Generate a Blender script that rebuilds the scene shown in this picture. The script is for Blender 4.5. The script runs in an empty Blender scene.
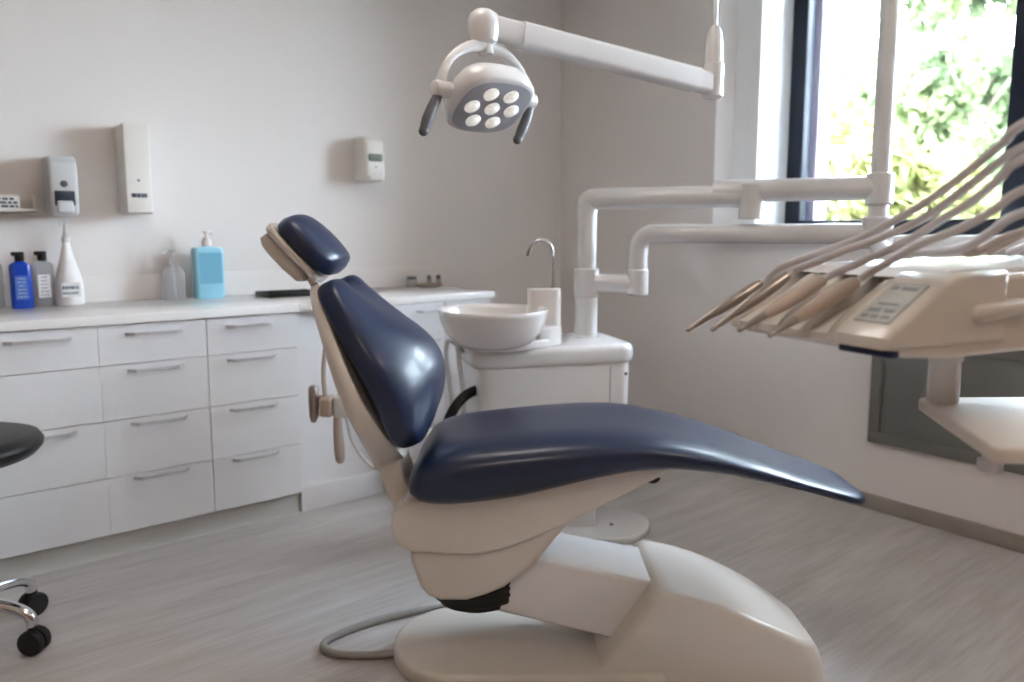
import bpy, bmesh, math, random
from mathutils import Vector, Matrix
C = bpy.context.scene.collection
R = math.radians
PI = math.pi
ROT = R(-38.217)                    # the treatment gear stands turned by this angle to the room
RT = Vector((math.cos(ROT), math.sin(ROT), 0)); FW = Vector((-math.sin(ROT), math.cos(ROT), 0))
random.seed(7)

# ------------------------------------------------------------------ materials
def lin(c):
    return tuple((v/255/12.92 if v/255 <= .04045 else ((v/255+.055)/1.055)**2.4) for v in c) + (1,)

def mat(name, rgb, rough=.5, metal=0, spec=.5, var=.04, scale=6, bump=0, bscale=300, coat=0, trans=0, emit=0, ior=1.45, alpha=1):
    m = bpy.data.materials.new(name); m.use_nodes = True
    nt = m.node_tree; p = nt.nodes['Principled BSDF']
    tc = nt.nodes.new('ShaderNodeTexCoord'); nz = nt.nodes.new('ShaderNodeTexNoise')
    nz.inputs['Scale'].default_value = scale; nz.inputs['Detail'].default_value = 3
    nt.links.new(tc.outputs['Object'], nz.inputs['Vector'])
    rp = nt.nodes.new('ShaderNodeValToRGB'); c = lin(rgb)
    rp.color_ramp.elements[0].position = .3; rp.color_ramp.elements[1].position = .7
    rp.color_ramp.elements[0].color = tuple(v*(1-var) for v in c[:3])+(1,)
    rp.color_ramp.elements[1].color = tuple(min(1, v*(1+var)) for v in c[:3])+(1,)
    nt.links.new(nz.outputs['Fac'], rp.inputs['Fac']); nt.links.new(rp.outputs['Color'], p.inputs['Base Color'])
    p.inputs['Roughness'].default_value = rough; p.inputs['Metallic'].default_value = metal
    p.inputs['Specular IOR Level'].default_value = spec; p.inputs['Coat Weight'].default_value = coat
    p.inputs['Coat Roughness'].default_value = .12
    p.inputs['Transmission Weight'].default_value = trans; p.inputs['IOR'].default_value = ior
    if emit:
        nt.links.new(rp.outputs['Color'], p.inputs['Emission Color']); p.inputs['Emission Strength'].default_value = emit
    if bump:
        n2 = nt.nodes.new('ShaderNodeTexNoise'); n2.inputs['Scale'].default_value = bscale
        bp = nt.nodes.new('ShaderNodeBump'); bp.inputs['Strength'].default_value = bump; bp.inputs['Distance'].default_value = .002
        nt.links.new(tc.outputs['Object'], n2.inputs['Vector']); nt.links.new(n2.outputs['Fac'], bp.inputs['Height'])
        nt.links.new(bp.outputs['Normal'], p.inputs['Normal'])
    return m

M = dict(
    warm=mat('warm_bounce_beige', (158, 136, 118), .7, var=.02),  # unseen walls coloured beige to throw dim warm light onto the chair
    wall=mat('wall_paint', (228, 222, 219), .6, var=.015, scale=1.5, bump=.15, bscale=180),
    ceiling=mat('ceiling_paint', (238, 236, 232), .8, var=.01),
    lining=mat('white_window_lining', (240, 242, 244), .35, var=.01),
    sill=mat('sill_board', (236, 236, 236), .35, var=.02),
    frame=mat('dark_blue_aluminium', (22, 30, 46), .35, .2, var=.05),
    cabinet=mat('white_laminate', (224, 223, 226), .38, var=.01),
    carcass=mat('cabinet_side_board', (205, 204, 207), .5, var=.01),
    worktop=mat('white_worktop', (234, 231, 229), .16, var=.004, scale=20),
    plinth=mat('plinth_board', (205, 205, 202), .45, var=.02),
    steel=mat('brushed_steel', (205, 205, 208), .32, .55, var=.05, scale=40),
    chrome=mat('chrome', (220, 221, 225), .12, 1, var=.02),
    shell=mat('cream_white_plastic', (208, 200, 192), .3, var=.01, coat=.3),
    shell2=mat('white_plastic', (217, 215, 215), .25, var=.01, coat=.4),
    pipe=mat('white_enamel_pipe', (212, 210, 210), .22, var=.01, coat=.4),
    ceramic=mat('white_ceramic', (226, 221, 219), .1, var=.01, coat=.6),
    leather=mat('navy_upholstery', (20, 33, 61), .36, var=.06, scale=25, bump=.05, bscale=500, coat=.15),
    black=mat('black_plastic', (18, 18, 20), .4, var=.1),
    rubber=mat('black_rubber', (12, 12, 13), .6, var=.1, scale=60),
    dark=mat('dark_grey_grip', (92, 92, 97), .45, var=.04),
    grey=mat('grey_hose', (204, 200, 201), .35, var=.03),
    beige=mat('tan_hose', (178, 162, 150), .4, var=.05),
    hand=mat('handpiece_metal', (158, 148, 140), .28, .75, var=.05, scale=60),
    ledface=mat('lamp_face_grey', (165, 166, 174), .3, var=.03),
    lens=mat('led_lens', (240, 237, 230), .06, 0, .8, var=.12, scale=90, emit=.16),
    vent=mat('grey_panel', (112, 112, 108), .5, var=.04),
    skirt=mat('grey_brown_skirting', (150, 142, 134), .5, var=.05, scale=12),
    cord=mat('grey_cable', (150, 146, 142), .45, var=.04),
    navy=mat('navy_strip', (26, 36, 72), .35, var=.03),
    paper=mat('white_paper_label', (222, 222, 222), .6, var=.03, scale=30),
    ink=mat('grey_print', (95, 100, 110), .6, var=.05),
    smoke=mat('smoked_window', (52, 60, 74), .12, var=.15, scale=30),
    window_green=mat('grey_green_window', (120, 126, 118), .15, var=.1, scale=30),
    disp=mat('dispenser_white', (222, 217, 211), .35, var=.01),
    disp2=mat('dispenser_grey_white', (196, 196, 196), .35, var=.01),
    blue=mat('blue_bottle', (14, 62, 172), .2, var=.08, coat=.4),
    lblue=mat('light_blue_bottle', (150, 206, 226), .18, var=.06, scale=14, coat=.4),
    clear=mat('clear_plastic', (232, 234, 238), .12, var=.02, trans=.75, ior=1.3),
    milk=mat('milky_plastic', (230, 226, 224), .3, var=.03, scale=25),
    pump=mat('pump_plastic', (226, 214, 210), .35, var=.02),
    bluelabel=mat('blue_label', (70, 110, 190), .3, var=.05),
    segments=mat('display_segment', (128, 130, 132), .4),
    tray=mat('matt_tray_plastic', (208, 198, 188), .6, var=.01),
    lcd=mat('grey_display', (186, 188, 186), .2, var=.1, scale=40),
    brick=mat('lilac_brick', (128, 118, 134), .8, var=.12, scale=30),
    bark=mat('bark', (128, 120, 104), .9, var=.3, scale=12, bump=.6, bscale=40),
    dish=mat('tan_dish', (176, 160, 150), .35, var=.05),
    ground_grey=mat('neutral_bounce_grey', (150, 146, 140), .9, var=.2, scale=3),  # unseen ground coloured grey to keep green bounce light down
)

def floor_material():
    m = bpy.data.materials.new('vinyl_floor'); m.use_nodes = True
    nt = m.node_tree; p = nt.nodes['Principled BSDF']; N = nt.nodes.new; L = nt.links.new
    tc = N('ShaderNodeTexCoord')
    def streak(sx, sy, sc, det):
        mp = N('ShaderNodeMapping'); mp.inputs['Scale'].default_value = (sx, sy, 1)
        n = N('ShaderNodeTexNoise'); n.inputs['Scale'].default_value = sc; n.inputs['Detail'].default_value = det
        n.inputs['Roughness'].default_value = .6
        L(tc.outputs['Object'], mp.inputs['Vector']); L(mp.outputs['Vector'], n.inputs['Vector']); return n
    a = streak(.55, 4.5, 2.2, 4); b = streak(1.5, 22, 3, 5); c = streak(.4, .9, 1.5, 2)
    r1 = N('ShaderNodeValToRGB'); e = r1.color_ramp.elements
    e[0].position = .32; e[0].color = lin((163, 156, 152)); e[1].position = .68; e[1].color = lin((204, 199, 197))
    L(a.outputs['Fac'], r1.inputs['Fac'])
    r2 = N('ShaderNodeValToRGB'); e = r2.color_ramp.elements
    e[0].position = .35; e[0].color = lin((168, 161, 158)); e[1].position = .65; e[1].color = lin((197, 192, 192))
    L(b.outputs['Fac'], r2.inputs['Fac'])
    mx = N('ShaderNodeMix'); mx.data_type = 'RGBA'; mx.inputs[0].default_value = .5
    L(r1.outputs['Color'], mx.inputs[6]); L(r2.outputs['Color'], mx.inputs[7])
    L(mx.outputs[2], p.inputs['Base Color'])
    p.inputs['Roughness'].default_value = .38; p.inputs['Specular IOR Level'].default_value = .45
    bp = N('ShaderNodeBump'); bp.inputs['Strength'].default_value = .08; bp.inputs['Distance'].default_value = .002
    L(b.outputs['Fac'], bp.inputs['Height']); L(bp.outputs['Normal'], p.inputs['Normal'])
    return m
M['floor'] = floor_material()

def leaf_material(name, a, b):
    m = bpy.data.materials.new(name); m.use_nodes = True
    nt = m.node_tree; p = nt.nodes['Principled BSDF']; N = nt.nodes.new; L = nt.links.new
    tc = N('ShaderNodeTexCoord'); n = N('ShaderNodeTexNoise'); n.inputs['Scale'].default_value = 1.3; n.inputs['Detail'].default_value = 4
    r = N('ShaderNodeValToRGB'); r.color_ramp.elements[0].position = .35; r.color_ramp.elements[1].position = .65
    r.color_ramp.elements[0].color = lin(a); r.color_ramp.elements[1].color = lin(b)
    L(tc.outputs['Object'], n.inputs['Vector']); L(n.outputs['Fac'], r.inputs['Fac']); L(r.outputs['Color'], p.inputs['Base Color'])
    p.inputs['Roughness'].default_value = .5
    t = N('ShaderNodeBsdfTranslucent'); L(r.outputs['Color'], t.inputs['Color'])
    mx = N('ShaderNodeMixShader'); mx.inputs[0].default_value = .45
    L(p.outputs[0], mx.inputs[1]); L(t.outputs[0], mx.inputs[2]); L(mx.outputs[0], nt.nodes['Material Output'].inputs['Surface'])
    return m
M['leaf1'] = leaf_material('yellow_green_leaves', (122, 128, 76), (162, 158, 106))
M['leaf2'] = leaf_material('green_leaves', (98, 116, 84), (140, 150, 108))

def glass_material():
    m = bpy.data.materials.new('window_glass'); m.use_nodes = True
    nt = m.node_tree; N = nt.nodes.new; L = nt.links.new
    g = N('ShaderNodeBsdfGlossy'); g.inputs['Roughness'].default_value = .02
    t = N('ShaderNodeBsdfTransparent'); t.inputs['Color'].default_value = (.94, .97, .96, 1)
    fr = N('ShaderNodeFresnel'); fr.inputs['IOR'].default_value = 1.35
    mx = N('ShaderNodeMixShader'); L(fr.outputs[0], mx.inputs[0]); L(t.outputs[0], mx.inputs[1]); L(g.outputs[0], mx.inputs[2])
    L(mx.outputs[0], nt.nodes['Material Output'].inputs['Surface']); return m
M['glass'] = glass_material()

def panel_light_material(col, st):
    m = bpy.data.materials.new('fill_panel_glow'); m.use_nodes = True
    p = m.node_tree.nodes['Principled BSDF']; p.inputs['Base Color'].default_value = (.9, .9, .9, 1)
    p.inputs['Emission Color'].default_value = col+(1,); p.inputs['Emission Strength'].default_value = st
    return m
M['panel'] = panel_light_material((1, .84, .70), 6); M['panel_cool'] = panel_light_material((1, .93, .86), 4)  # warm and paler glow of the added fill panels

# ------------------------------------------------------------------ mesh helpers
def new(): return bmesh.new()

def merge(bm, src, mi=0):
    me = bpy.data.meshes.new('tmp'); src.to_mesh(me); src.free()
    n = len(bm.faces); bm.from_mesh(me); bpy.data.meshes.remove(me)
    bm.faces.ensure_lookup_table()
    for f in bm.faces[n:]: f.material_index = mi

def box(bm, lo, hi, bev=0, seg=2, mi=0, mtx=None):
    t = new()
    bmesh.ops.create_cube(t, size=1)
    lo = Vector(lo); hi = Vector(hi)
    for v in t.verts: v.co = Vector([lo[i] + (v.co[i]+.5)*(hi[i]-lo[i]) for i in range(3)])
    if bev: bmesh.ops.bevel(t, geom=t.edges[:], offset=bev, segments=seg, profile=.5, affect='EDGES')
    if mtx: t.transform(mtx)
    merge(bm, t, mi)

def prism(bm, pts, lo, hi, axis='y', bev=0, seg=3, mi=0, mtx=None):
    """polygon pts (a,b) pushed along an axis from lo to hi; 'y': (x,z), 'z': (x,y), 'x': (y,z)"""
    t = new()
    def mk(a, b, w): return {'y': (a, w, b), 'z': (a, b, w), 'x': (w, a, b)}[axis]
    va = [t.verts.new(mk(a, b, lo)) for a, b in pts]; vb = [t.verts.new(mk(a, b, hi)) for a, b in pts]
    n = len(pts)
    t.faces.new(va); t.faces.new(vb[::-1])
    for i in range(n): t.faces.new((va[i], vb[i], vb[(i+1) % n], va[(i+1) % n]))
    bmesh.ops.recalc_face_normals(t, faces=t.faces[:])
    if bev:
        ed = [e for e in t.edges if len({v in va for v in e.verts}) == 1]
        bmesh.ops.bevel(t, geom=ed, offset=bev, segments=seg, profile=.5, affect='EDGES', clamp_overlap=True)
    bmesh.ops.triangulate(t, faces=[f for f in t.faces if len(f.verts) > 6])
    if mtx: t.transform(mtx)
    merge(bm, t, mi)

def loft(bm, rings, cap=True, closed=True, mi=0):
    t = new(); V = [[t.verts.new(p) for p in r] for r in rings]; n = len(rings[0])
    for a, b in zip(V, V[1:]):
        for i in range(n if closed else n-1):
            t.faces.new((a[i], a[(i+1) % n], b[(i+1) % n], b[i]))
    if cap:
        for r in (V[0], V[-1]):
            c = t.verts.new(sum((v.co for v in r), Vector())/n)
            for i in range(n): t.faces.new((r[i], r[(i+1) % n], c))
    bmesh.ops.remove_doubles(t, verts=t.verts[:], dist=1e-6)
    bmesh.ops.recalc_face_normals(t, faces=t.faces[:])
    merge(bm, t, mi)

def smooth_path(pts, k=6):
    P = [Vector(p) for p in pts]
    if len(P) < 3: return P
    Q = [P[0]*2-P[1]] + P + [P[-1]*2-P[-2]]; out = []
    for i in range(1, len(Q)-2):
        a, b, c, d = Q[i-1:i+3]
        for j in range(k):
            s = j/k
            out.append(.5*((2*b) + (c-a)*s + (2*a-5*b+4*c-d)*s*s + (3*b-a-3*c+d)*s**3))
    out.append(P[-1]); return out

def tube(bm, pts, r, n=14, k=6, mi=0, sm=True):
    P = smooth_path(pts, k) if sm else [Vector(p) for p in pts]
    m = len(P); rr = [r]*m if not isinstance(r, (list, tuple)) else None
    if rr is None:
        q = len(r)-1; rr = []
        for i in range(m):
            s = i/(m-1)*q; j = min(int(s), q-1); rr.append(r[j]+(r[j+1]-r[j])*(s-j))
    rings = []; T0 = (P[1]-P[0]).normalized(); N = T0.orthogonal().normalized()
    for i in range(m):
        T = (P[min(i+1, m-1)]-P[max(i-1, 0)]).normalized()
        N = (N - T*N.dot(T)).normalized(); B = T.cross(N)
        rings.append([P[i] + (N*math.cos(a)+B*math.sin(a))*rr[i] for a in [2*PI*j/n for j in range(n)]])
    loft(bm, rings, mi=mi)

def fillet(pts, rad, k=7):
    """polyline with its corners rounded"""
    P = [Vector(p) for p in pts]; out = [P[0]]
    for i in range(1, len(P)-1):
        a = (P[i-1]-P[i]); b = (P[i+1]-P[i]); r = min(rad, a.length*.49, b.length*.49)
        s = P[i]+a.normalized()*r; e = P[i]+b.normalized()*r
        for j in range(k+1):
            t = j/k; out.append(s*(1-t)**2 + P[i]*2*t*(1-t) + e*t*t)
    out.append(P[-1]); return out

def pipe(bm, pts, r, rad=.06, n=20, mi=0): tube(bm, fillet(pts, rad), r, n, mi=mi, sm=False)

def lathe(bm, prof, c=(0, 0, 0), z=(0, 0, 1), n=28, sx=1, sy=1, mi=0, power=2):
    q = Vector((0, 0, 1)).rotation_difference(Vector(z).normalized()).to_matrix(); c = Vector(c)
    def sc(a):
        x, y = math.cos(a), math.sin(a)
        return (math.copysign(abs(x)**(2/power), x)*sx, math.copysign(abs(y)**(2/power), y)*sy)
    rings = [[c + q @ Vector((max(r, 1e-4)*sc(2*PI*j/n)[0], max(r, 1e-4)*sc(2*PI*j/n)[1], h)) for j in range(n)] for r, h in prof]
    loft(bm, rings, mi=mi)

def capsule(bm, a, b, r, n=16, mi=0):
    a = Vector(a); b = Vector(b); d = (b-a); L = d.length
    prof = [(r*math.sin(t*PI/12), r-r*math.cos(t*PI/12)) for t in range(7)] + [(r*math.cos(t*PI/12), L-r+r*math.sin(t*PI/12)) for t in range(7)]
    lathe(bm, prof, a, d, n, mi=mi)

def obj(name, bm, mats, parent=None, ang=38, loc=None):
    me = bpy.data.meshes.new(name); bm.to_mesh(me); bm.free()
    for m in (mats if isinstance(mats, (list, tuple)) else [mats]): me.materials.append(m)
    for p in me.polygons: p.use_smooth = True
    me.set_sharp_from_angle(angle=R(ang))
    o = bpy.data.objects.new(name, me); C.objects.link(o)
    if parent: o.parent = parent
    if loc: o.location = loc
    return o

def tag(o, label, cat, group=None):
    o['label'] = label; o['category'] = cat
    if group: o['group'] = group
    return o

def thing(name, label, cat, loc=(0, 0, 0), rot=0, group=None):
    o = bpy.data.objects.new(name, None); o.empty_display_size = .1; C.objects.link(o)
    o.location = loc; o.rotation_euler = (0, 0, rot)
    return tag(o, label, cat, group)

def struct(name, bm, m, ang=30):
    o = obj(name, bm, m, None, ang); o['kind'] = 'structure'; return o

class Stand:
    """a thing of the treatment gear: u along RT, d along FW, z up, kept relative to the thing's own base point"""
    def __init__(s, name, label, cat, u, d, z, group=None):
        s.o = thing(name, label, cat, RT*u + FW*d + Vector((0, 0, z)), ROT, group); s.b = Vector((u, d, z))
    def P(s, u, d, z): return Vector((u, d, z)) - s.b
    def part(s, name, bm, m, parent=None, ang=38):
        bmesh.ops.translate(bm, verts=bm.verts[:], vec=-s.b)
        return obj(name, bm, m, parent or s.o, ang)

# ------------------------------------------------------------------ the room
XW, YW, XL, YB, ZC = 3.18, 3.55, -1.7, -1.7, 2.75
WY0, WY1, WZ0, WZ1 = -.35, 2.395, 1.165, 2.56        # window opening
XO = 3.70
LX0, LY = 3.33, 2.252
b = new(); box(b, (XL-.1, YB-.1, -.1), (XO, YW+.15, 0)); struct('floor', b, M['floor'])
b = new(); box(b, (XL-.1, YB-.1, ZC), (XO, YW+.15, ZC+.15)); struct('ceiling', b, M['ceiling'])
b = new(); box(b, (XL-.1, YW, 0), (XW, YW+.15, ZC)); struct('wall_back', b, M['wall'])
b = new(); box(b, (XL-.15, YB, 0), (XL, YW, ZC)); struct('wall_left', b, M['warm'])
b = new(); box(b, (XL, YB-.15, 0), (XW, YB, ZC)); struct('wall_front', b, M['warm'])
b = new()
box(b, (XW, YB-.15, 0), (XO, YW+.15, WZ0)); box(b, (XW, YB-.15, WZ1), (XO, YW+.15, ZC))
box(b, (XW, WY1, WZ0), (XO, YW+.15, WZ1)); box(b, (XW, YB-.15, WZ0), (XO, WY0, WZ1))
struct('wall_right', b, M['wall'])
b = new()   # outer brick leaf, its edge seen through the glass
box(b, (XO, 2.15, .0), (XO+.12, YW+.15, ZC)); box(b, (XO, YB-.15, 0), (XO+.12, YW+.15, WZ0-.02)); box(b, (XO, YB-.15, WZ1+.02), (XO+.12, YW+.15, ZC))
box(b, (XO, YB-.15, WZ0-.1), (XO+.12, WY0-.02, WZ1+.1))
struct('wall_outside', b, M['brick'])
b = new(); box(b, (XW-.012, YB, 0), (XW, YW, .068), .003); struct('baseboard_right', b, M['skirt'])
b = new()
prism(b, [(LX0, WY1), (LX0, LY), (3.60, LY), (3.60, WY1)], WZ0, WZ1, 'z', .003)
struct('trim_window_lining', b, M['lining'])
b = new(); box(b, (XW-.045, WY0-.06, 1.135), (3.60, WY1+.03, 1.183), .008, 3); struct('trim_window_sill', b, M['sill'])
# window: dark frame, a broad mullion, panes
b = new(); fx0, fx1 = 3.60, 3.67
zb, zt = 1.183, WZ1
box(b, (fx0, WY0, zb), (fx1, WY1-.02, zb+.07), .004); box(b, (fx0, WY0, zt-.07), (fx1, WY1-.02, zt), .004)
box(b, (fx0, 2.172, zb), (fx1, LY+.01, zt), .004); box(b, (fx0, WY0, zb), (fx1, WY0+.08, zt), .004)
box(b, (fx0-.004, 1.09, zb), (fx1+.004, 1.245, zt), .004)
w1 = struct('window_1', b, M['frame'])
b = new(); box(b, (3.635, 1.24, zb+.06), (3.641, 2.18, zt-.06)); box(b, (3.635, WY0+.07, zb+.06), (3.641, 1.1, zt-.06))
g = obj('pane', b, M['glass'], w1)
b = new()   # splashback strip behind the worktops
box(b, (XL, YW-.012, .905), (2.228, YW, 1.012), .002); struct('trim_splashback', b, M['wall'])

# grey panel low on the window wall
t = thing('wall_panel', 'grey framed service panel low on the wall under the window', 'panel', (XW, 1.0, .30))
b = new(); box(b, (-.012, -.52, 0), (0, .538, .47), .002); obj('panel_board', b, M['vent'], t)
b = new()
for lo, hi in (((-.02, -.52, 0), (-.008, .538, .045)), ((-.02, -.52, .425), (-.008, .538, .47)), ((-.02, .49, .045), (-.008, .538, .425)), ((-.02, -.52, .045), (-.008, -.475, .425))):
    box(b, lo, hi, .003)
obj('panel_frame', b, M['vent'], t)
# small socket plate on the wall near the panel is not shown in the photo

# unseen ceiling panels added as fill light (above and behind the viewpoint)
for i, (x, y, lab) in enumerate(((.9, 1.6, 'square flush fill light panel added out of view above the dental chair'), (-.7, -.3, 'square flush fill light panel added behind the viewpoint'), (1.6, -.7, 'square flush fill light panel added out of view near the window'))):
    t = thing('fill_panel', lab, 'light', (x, y, ZC), 0, 'added fill light panels')
    b = new()
    for lo, hi in (((-.31, -.31, -.03), (.31, -.28, 0)), ((-.31, .28, -.03), (.31, .31, 0)), ((-.31, -.28, -.03), (-.28, .28, 0)), ((.28, -.28, -.03), (.31, .28, 0))): box(b, lo, hi, .003)
    obj('light_frame', b, M['sill'], t)
    b = new(); box(b, (-.28, -.28, -.022), (.28, .28, -.01)); obj('diffuser', b, M['panel_cool' if i == 0 else 'panel'], t)

# ------------------------------------------------------------------ cabinets
YF = 2.968
def handle_mesh(x0, x1, z):
    b = new(); pts = []
    n = 16; y0 = YF-.003
    # slim bow: flat strap that leaves the front, runs along it and returns
    top = []
    for i in range(n+1):
        s = i/n; x = x0+(x1-x0)*s
        off = .030*min(1, math.sin(min(s, 1-s)*PI/.16*.5) if min(s, 1-s) < .16 else 1)
        top.append((x, y0-off))
    for zz in (0,):
        rings = [[Vector((x, y, z-.006)), Vector((x, y-.005, z-.006)), Vector((x, y-.005, z+.006)), Vector((x, y, z+.006))] for x, y in top]
        loft(b, rings)
    return b
ROWS = [(.724, .868), (.523, .721), (.313, .520), (.102, .310)]
HZ = [.832, .699, .501, .299]
def cabinet(x0, x1, handles, hl, hoff, label, gap=(.0015, .0015), joint_rows=(0, 1, 2, 3)):
    t = thing('drawer_cabinet', label, 'cabinet', (x0, YF, 0), 0, 'white drawer cabinets along the back wall')
    def P(name, b, m, par=None):
        bmesh.ops.translate(b, verts=b.verts[:], vec=(-x0, -YF, 0)); return obj(name, b, m, par or t, 30)
    b = new(); box(b, (x0+.0005, YF+.02, .1), (x1-.0005, YW-.02, .868)); P('carcass', b, M['carcass'])
    b = new(); box(b, (x0, YF+.045, 0), (x1, YF+.06, .1)); P('plinth', b, M['plinth'])
    for i, (za, zb_) in enumerate(ROWS):
        b = new(); box(b, (x0+gap[0], YF, za), (x1-gap[1], YF+.019, zb_), .001, 1)
        d = P('drawer', b, M['cabinet'])
        if i in handles:
            xc = (x0+x1)/2+hoff
            P('handle', handle_mesh(xc-hl/2, xc+hl/2, HZ[i]), M['steel'], d)
    return t
cabinet(-.262, .117, (0, 1, 2, 3), .2, 0, 'white drawer cabinet beyond the stool at the outer end of the row')
cabinet(.118, .478, (0, 2), .2, 0, 'white drawer cabinet with handles only on first and third drawers, behind the black stool', gap=(.0015, .0003))
cabinet(.478, .848, (0, 1, 2, 3), .197, 0, 'four-drawer white cabinet between the stool and the end cabinet, under the clear pump bottle', gap=(.0003, .0015))
cabinet(.848, 1.21, (0, 1, 2, 3), .19, -.014, 'white four-drawer cabinet at the end of the row under the light blue bottle')
cabinet(1.61, 1.935, (0, 1, 2, 3), .13, .07, 'white drawer cabinet seen beyond the dental chair backrest')
cabinet(1.936, 2.212, (0, 1, 2, 3), .13, .07, 'white drawer cabinet at the far end behind the spittoon bowl')
t = thing('panel_cabinet', 'plain white panelled base unit with plinth behind the chair backrest', 'cabinet', (1.215, 3.02, 0))
b = new(); box(b, (0, 0, 0), (.39, .5, .868)); obj('front_panel', b, M['cabinet'], t, 30)
b = new(); box(b, (-.0, -.022, 0), (.39, 0, .11), .004); obj('plinth', b, M['cabinet'], t, 30)
b = new(); box(b, (-.27, 2.955, .870), (1.217, YW-.013, .905), .004, 2)
tag(obj('worktop', b, M['worktop']), 'long white worktop carrying the soap bottles', 'worktop')
b = new(); box(b, (1.222, 2.965, .870), (2.228, YW-.013, .905), .004, 2)
tag(obj('worktop', b, M['worktop']), 'shorter white worktop running behind the chair backrest to the corner', 'worktop')

# ------------------------------------------------------------------ bottles and bits on the worktop
ZT = .905
def rrect(hx, hy, r, n=5):
    out = []
    for cx, cy, a0 in ((hx-r, hy-r, 0), (-hx+r, hy-r, 90), (-hx+r, -hy+r, 180), (hx-r, -hy+r, 270)):
        for i in range(n+1):
            a = R(a0+90*i/n); out.append((cx+r*math.cos(a), cy+r*math.sin(a)))
    return out
def rbody(b, hx, hy, prof, r=.012, mi=0):
    """rounded rectangular body from (scale, z) pairs"""
    loft(b, [[Vector((x*s, y*s, z)) for x, y in rrect(hx, hy, r)] for s, z in prof], mi=mi)
def pump_head(b, z, h, mi=0, ln=.03, side=-1):
    lathe(b, [(.013, z), (.0145, z+.002), (.0145, z+h*.35), (.006, z+h*.4), (.005, z+h*.75), (.012, z+h*.78), (.013, z+h*.96), (.009, z+h)], n=18, mi=mi)
    tube(b, [(0, 0, z+h*.88), (side*ln*.6, 0, z+h*.88), (side*ln, 0, z+h*.72)], .0045, 10, mi=mi)
def label_patch(b, hx, y, z0, z1, mi, ink, rows=4):
    box(b, (-hx, y-.0008, z0), (hx, y+.0006, z1), mi=mi)
    for i in range(rows):
        z = z1-(z1-z0)*(i+.7)/(rows+.4)
        w = hx*random.uniform(.45, .8)
        x = -w
        while x < w:
            l = random.uniform(.004, .011); box(b, (x, y-.0016, z-.0018), (min(x+l, w), y-.0007, z+.0018), mi=ink); x += l+.003

def bottle(label, x, y, build):
    t = thing('bottle', label, 'bottle', (x, y, ZT)); build(t); return t
def b_small(body, cap, lab=True, patch='paper'):
    def f(t):
        b = new(); rbody(b, .037, .024, [(.9, 0), (1, .004), (1, .155), (.93, .168), (.5, .178), (.36, .182)], .018)
        o = obj('body', b, M[body], t)
        if lab:
            b = new(); label_patch(b, .021, -.0245, .035, .125, 0, 1, 6); obj('label', b, [M[patch], M['ink' if patch != 'bluelabel' else 'disp2']], t)
        b = new(); lathe(b, [(.014, .18), (.016, .183), (.016, .203), (.013, .206)], n=18)
        box(b, (-.026, -.008, .2), (.016, .008, .216), .004); obj('cap', b, M[cap], t)
    return f
bottle('pale clear bottle cut by the picture edge beside the blue bottle', .215, 3.47, b_small('clear', 'pump', False))
bl = bottle('dark blue bottle with black flip cap', .305, 3.43, b_small('blue', 'black', True, 'bluelabel'))
bottle('clear bottle with black flip cap beside the dark blue bottle', .385, 3.485, b_small('clear', 'black', True, 'milk'))
def cone(t):
    b = new(); lathe(b, [(.046, 0), (.051, .004), (.051, .075), (.048, .10), (.039, .14), (.029, .175), (.02, .21), (.0135, .24), (.0125, .25)], n=30)
    obj('body', b, M['milk'], t)
    b = new(); box(b, (-.033, -.0515, .035), (.033, -.0495, .092))
    for z, hh in ((.072, .006), (.05, .004)):
        x = -.03
        while x < .026:
            l = random.uniform(.004, .009); box(b, (x, -.0526, z-hh), (x+l, -.051, z+hh), mi=1); x += l+.003
    obj('label', b, [M['paper'], M['ink']], t)
    b = new(); lathe(b, [(.0135, .25), (.0145, .253), (.0145, .27), (.009, .276), (.006, .31), (.004, .335), (.003, .337)], n=16)
    tube(b, [(0, 0, .325), (-.012, -.006, .325), (-.02, -.01, .312)], .0035, 8)
    obj('spray_nozzle', b, M['grey'], t)
bottle('white cone shaped spray bottle under the black windowed dispenser', .470, 3.475, cone)
def clearpump(t):
    b = new(); rbody(b, .045, .03, [(.92, 0), (1, .004), (1, .105), (.9, .125), (.5, .145), (.33, .152)], .02); obj('body', b, M['clear'], t)
    b = new(); pump_head(b, .15, .068, 0, .036); obj('pump', b, M['clear'], t)
    b = new(); tube(b, [(0, 0, .15), (.004, 0, .02)], .003, 8); obj('dip_tube', b, M['milk'], t)
bottle('small clear pump bottle beside the light blue one', .862, 3.46, clearpump)
def lightblue(t):
    b = new(); rbody(b, .062, .04, [(.94, 0), (1, .005), (1, .2), (.98, .213), (.9, .222), (.4, .226), (.25, .23)], .016); obj('body', b, M['lblue'], t)
    b = new(); box(b, (-.047, -.0402, .065), (.05, -.0396, .2))
    for i in range(5):
        z = .19-.028*i; x = -.045
        while x < .045:
            l = random.uniform(.006, .016); box(b, (x, -.0412, z-.003), (min(x+l, .048), -.0398, z+.003), mi=0); x += l+.004
    obj('label', b, mat('pale_blue_print', (112, 172, 198), .4), t)
    b = new(); lathe(b, [(.018, .228), (.02, .23), (.02, .252), (.017, .256)], n=20); pump_head(b, .25, .045, 0, .028, 1); obj('pump', b, M['pump'], t)
bottle('large light blue pump bottle at the end of the long worktop', 1.005, 3.45, lightblue)
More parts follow.
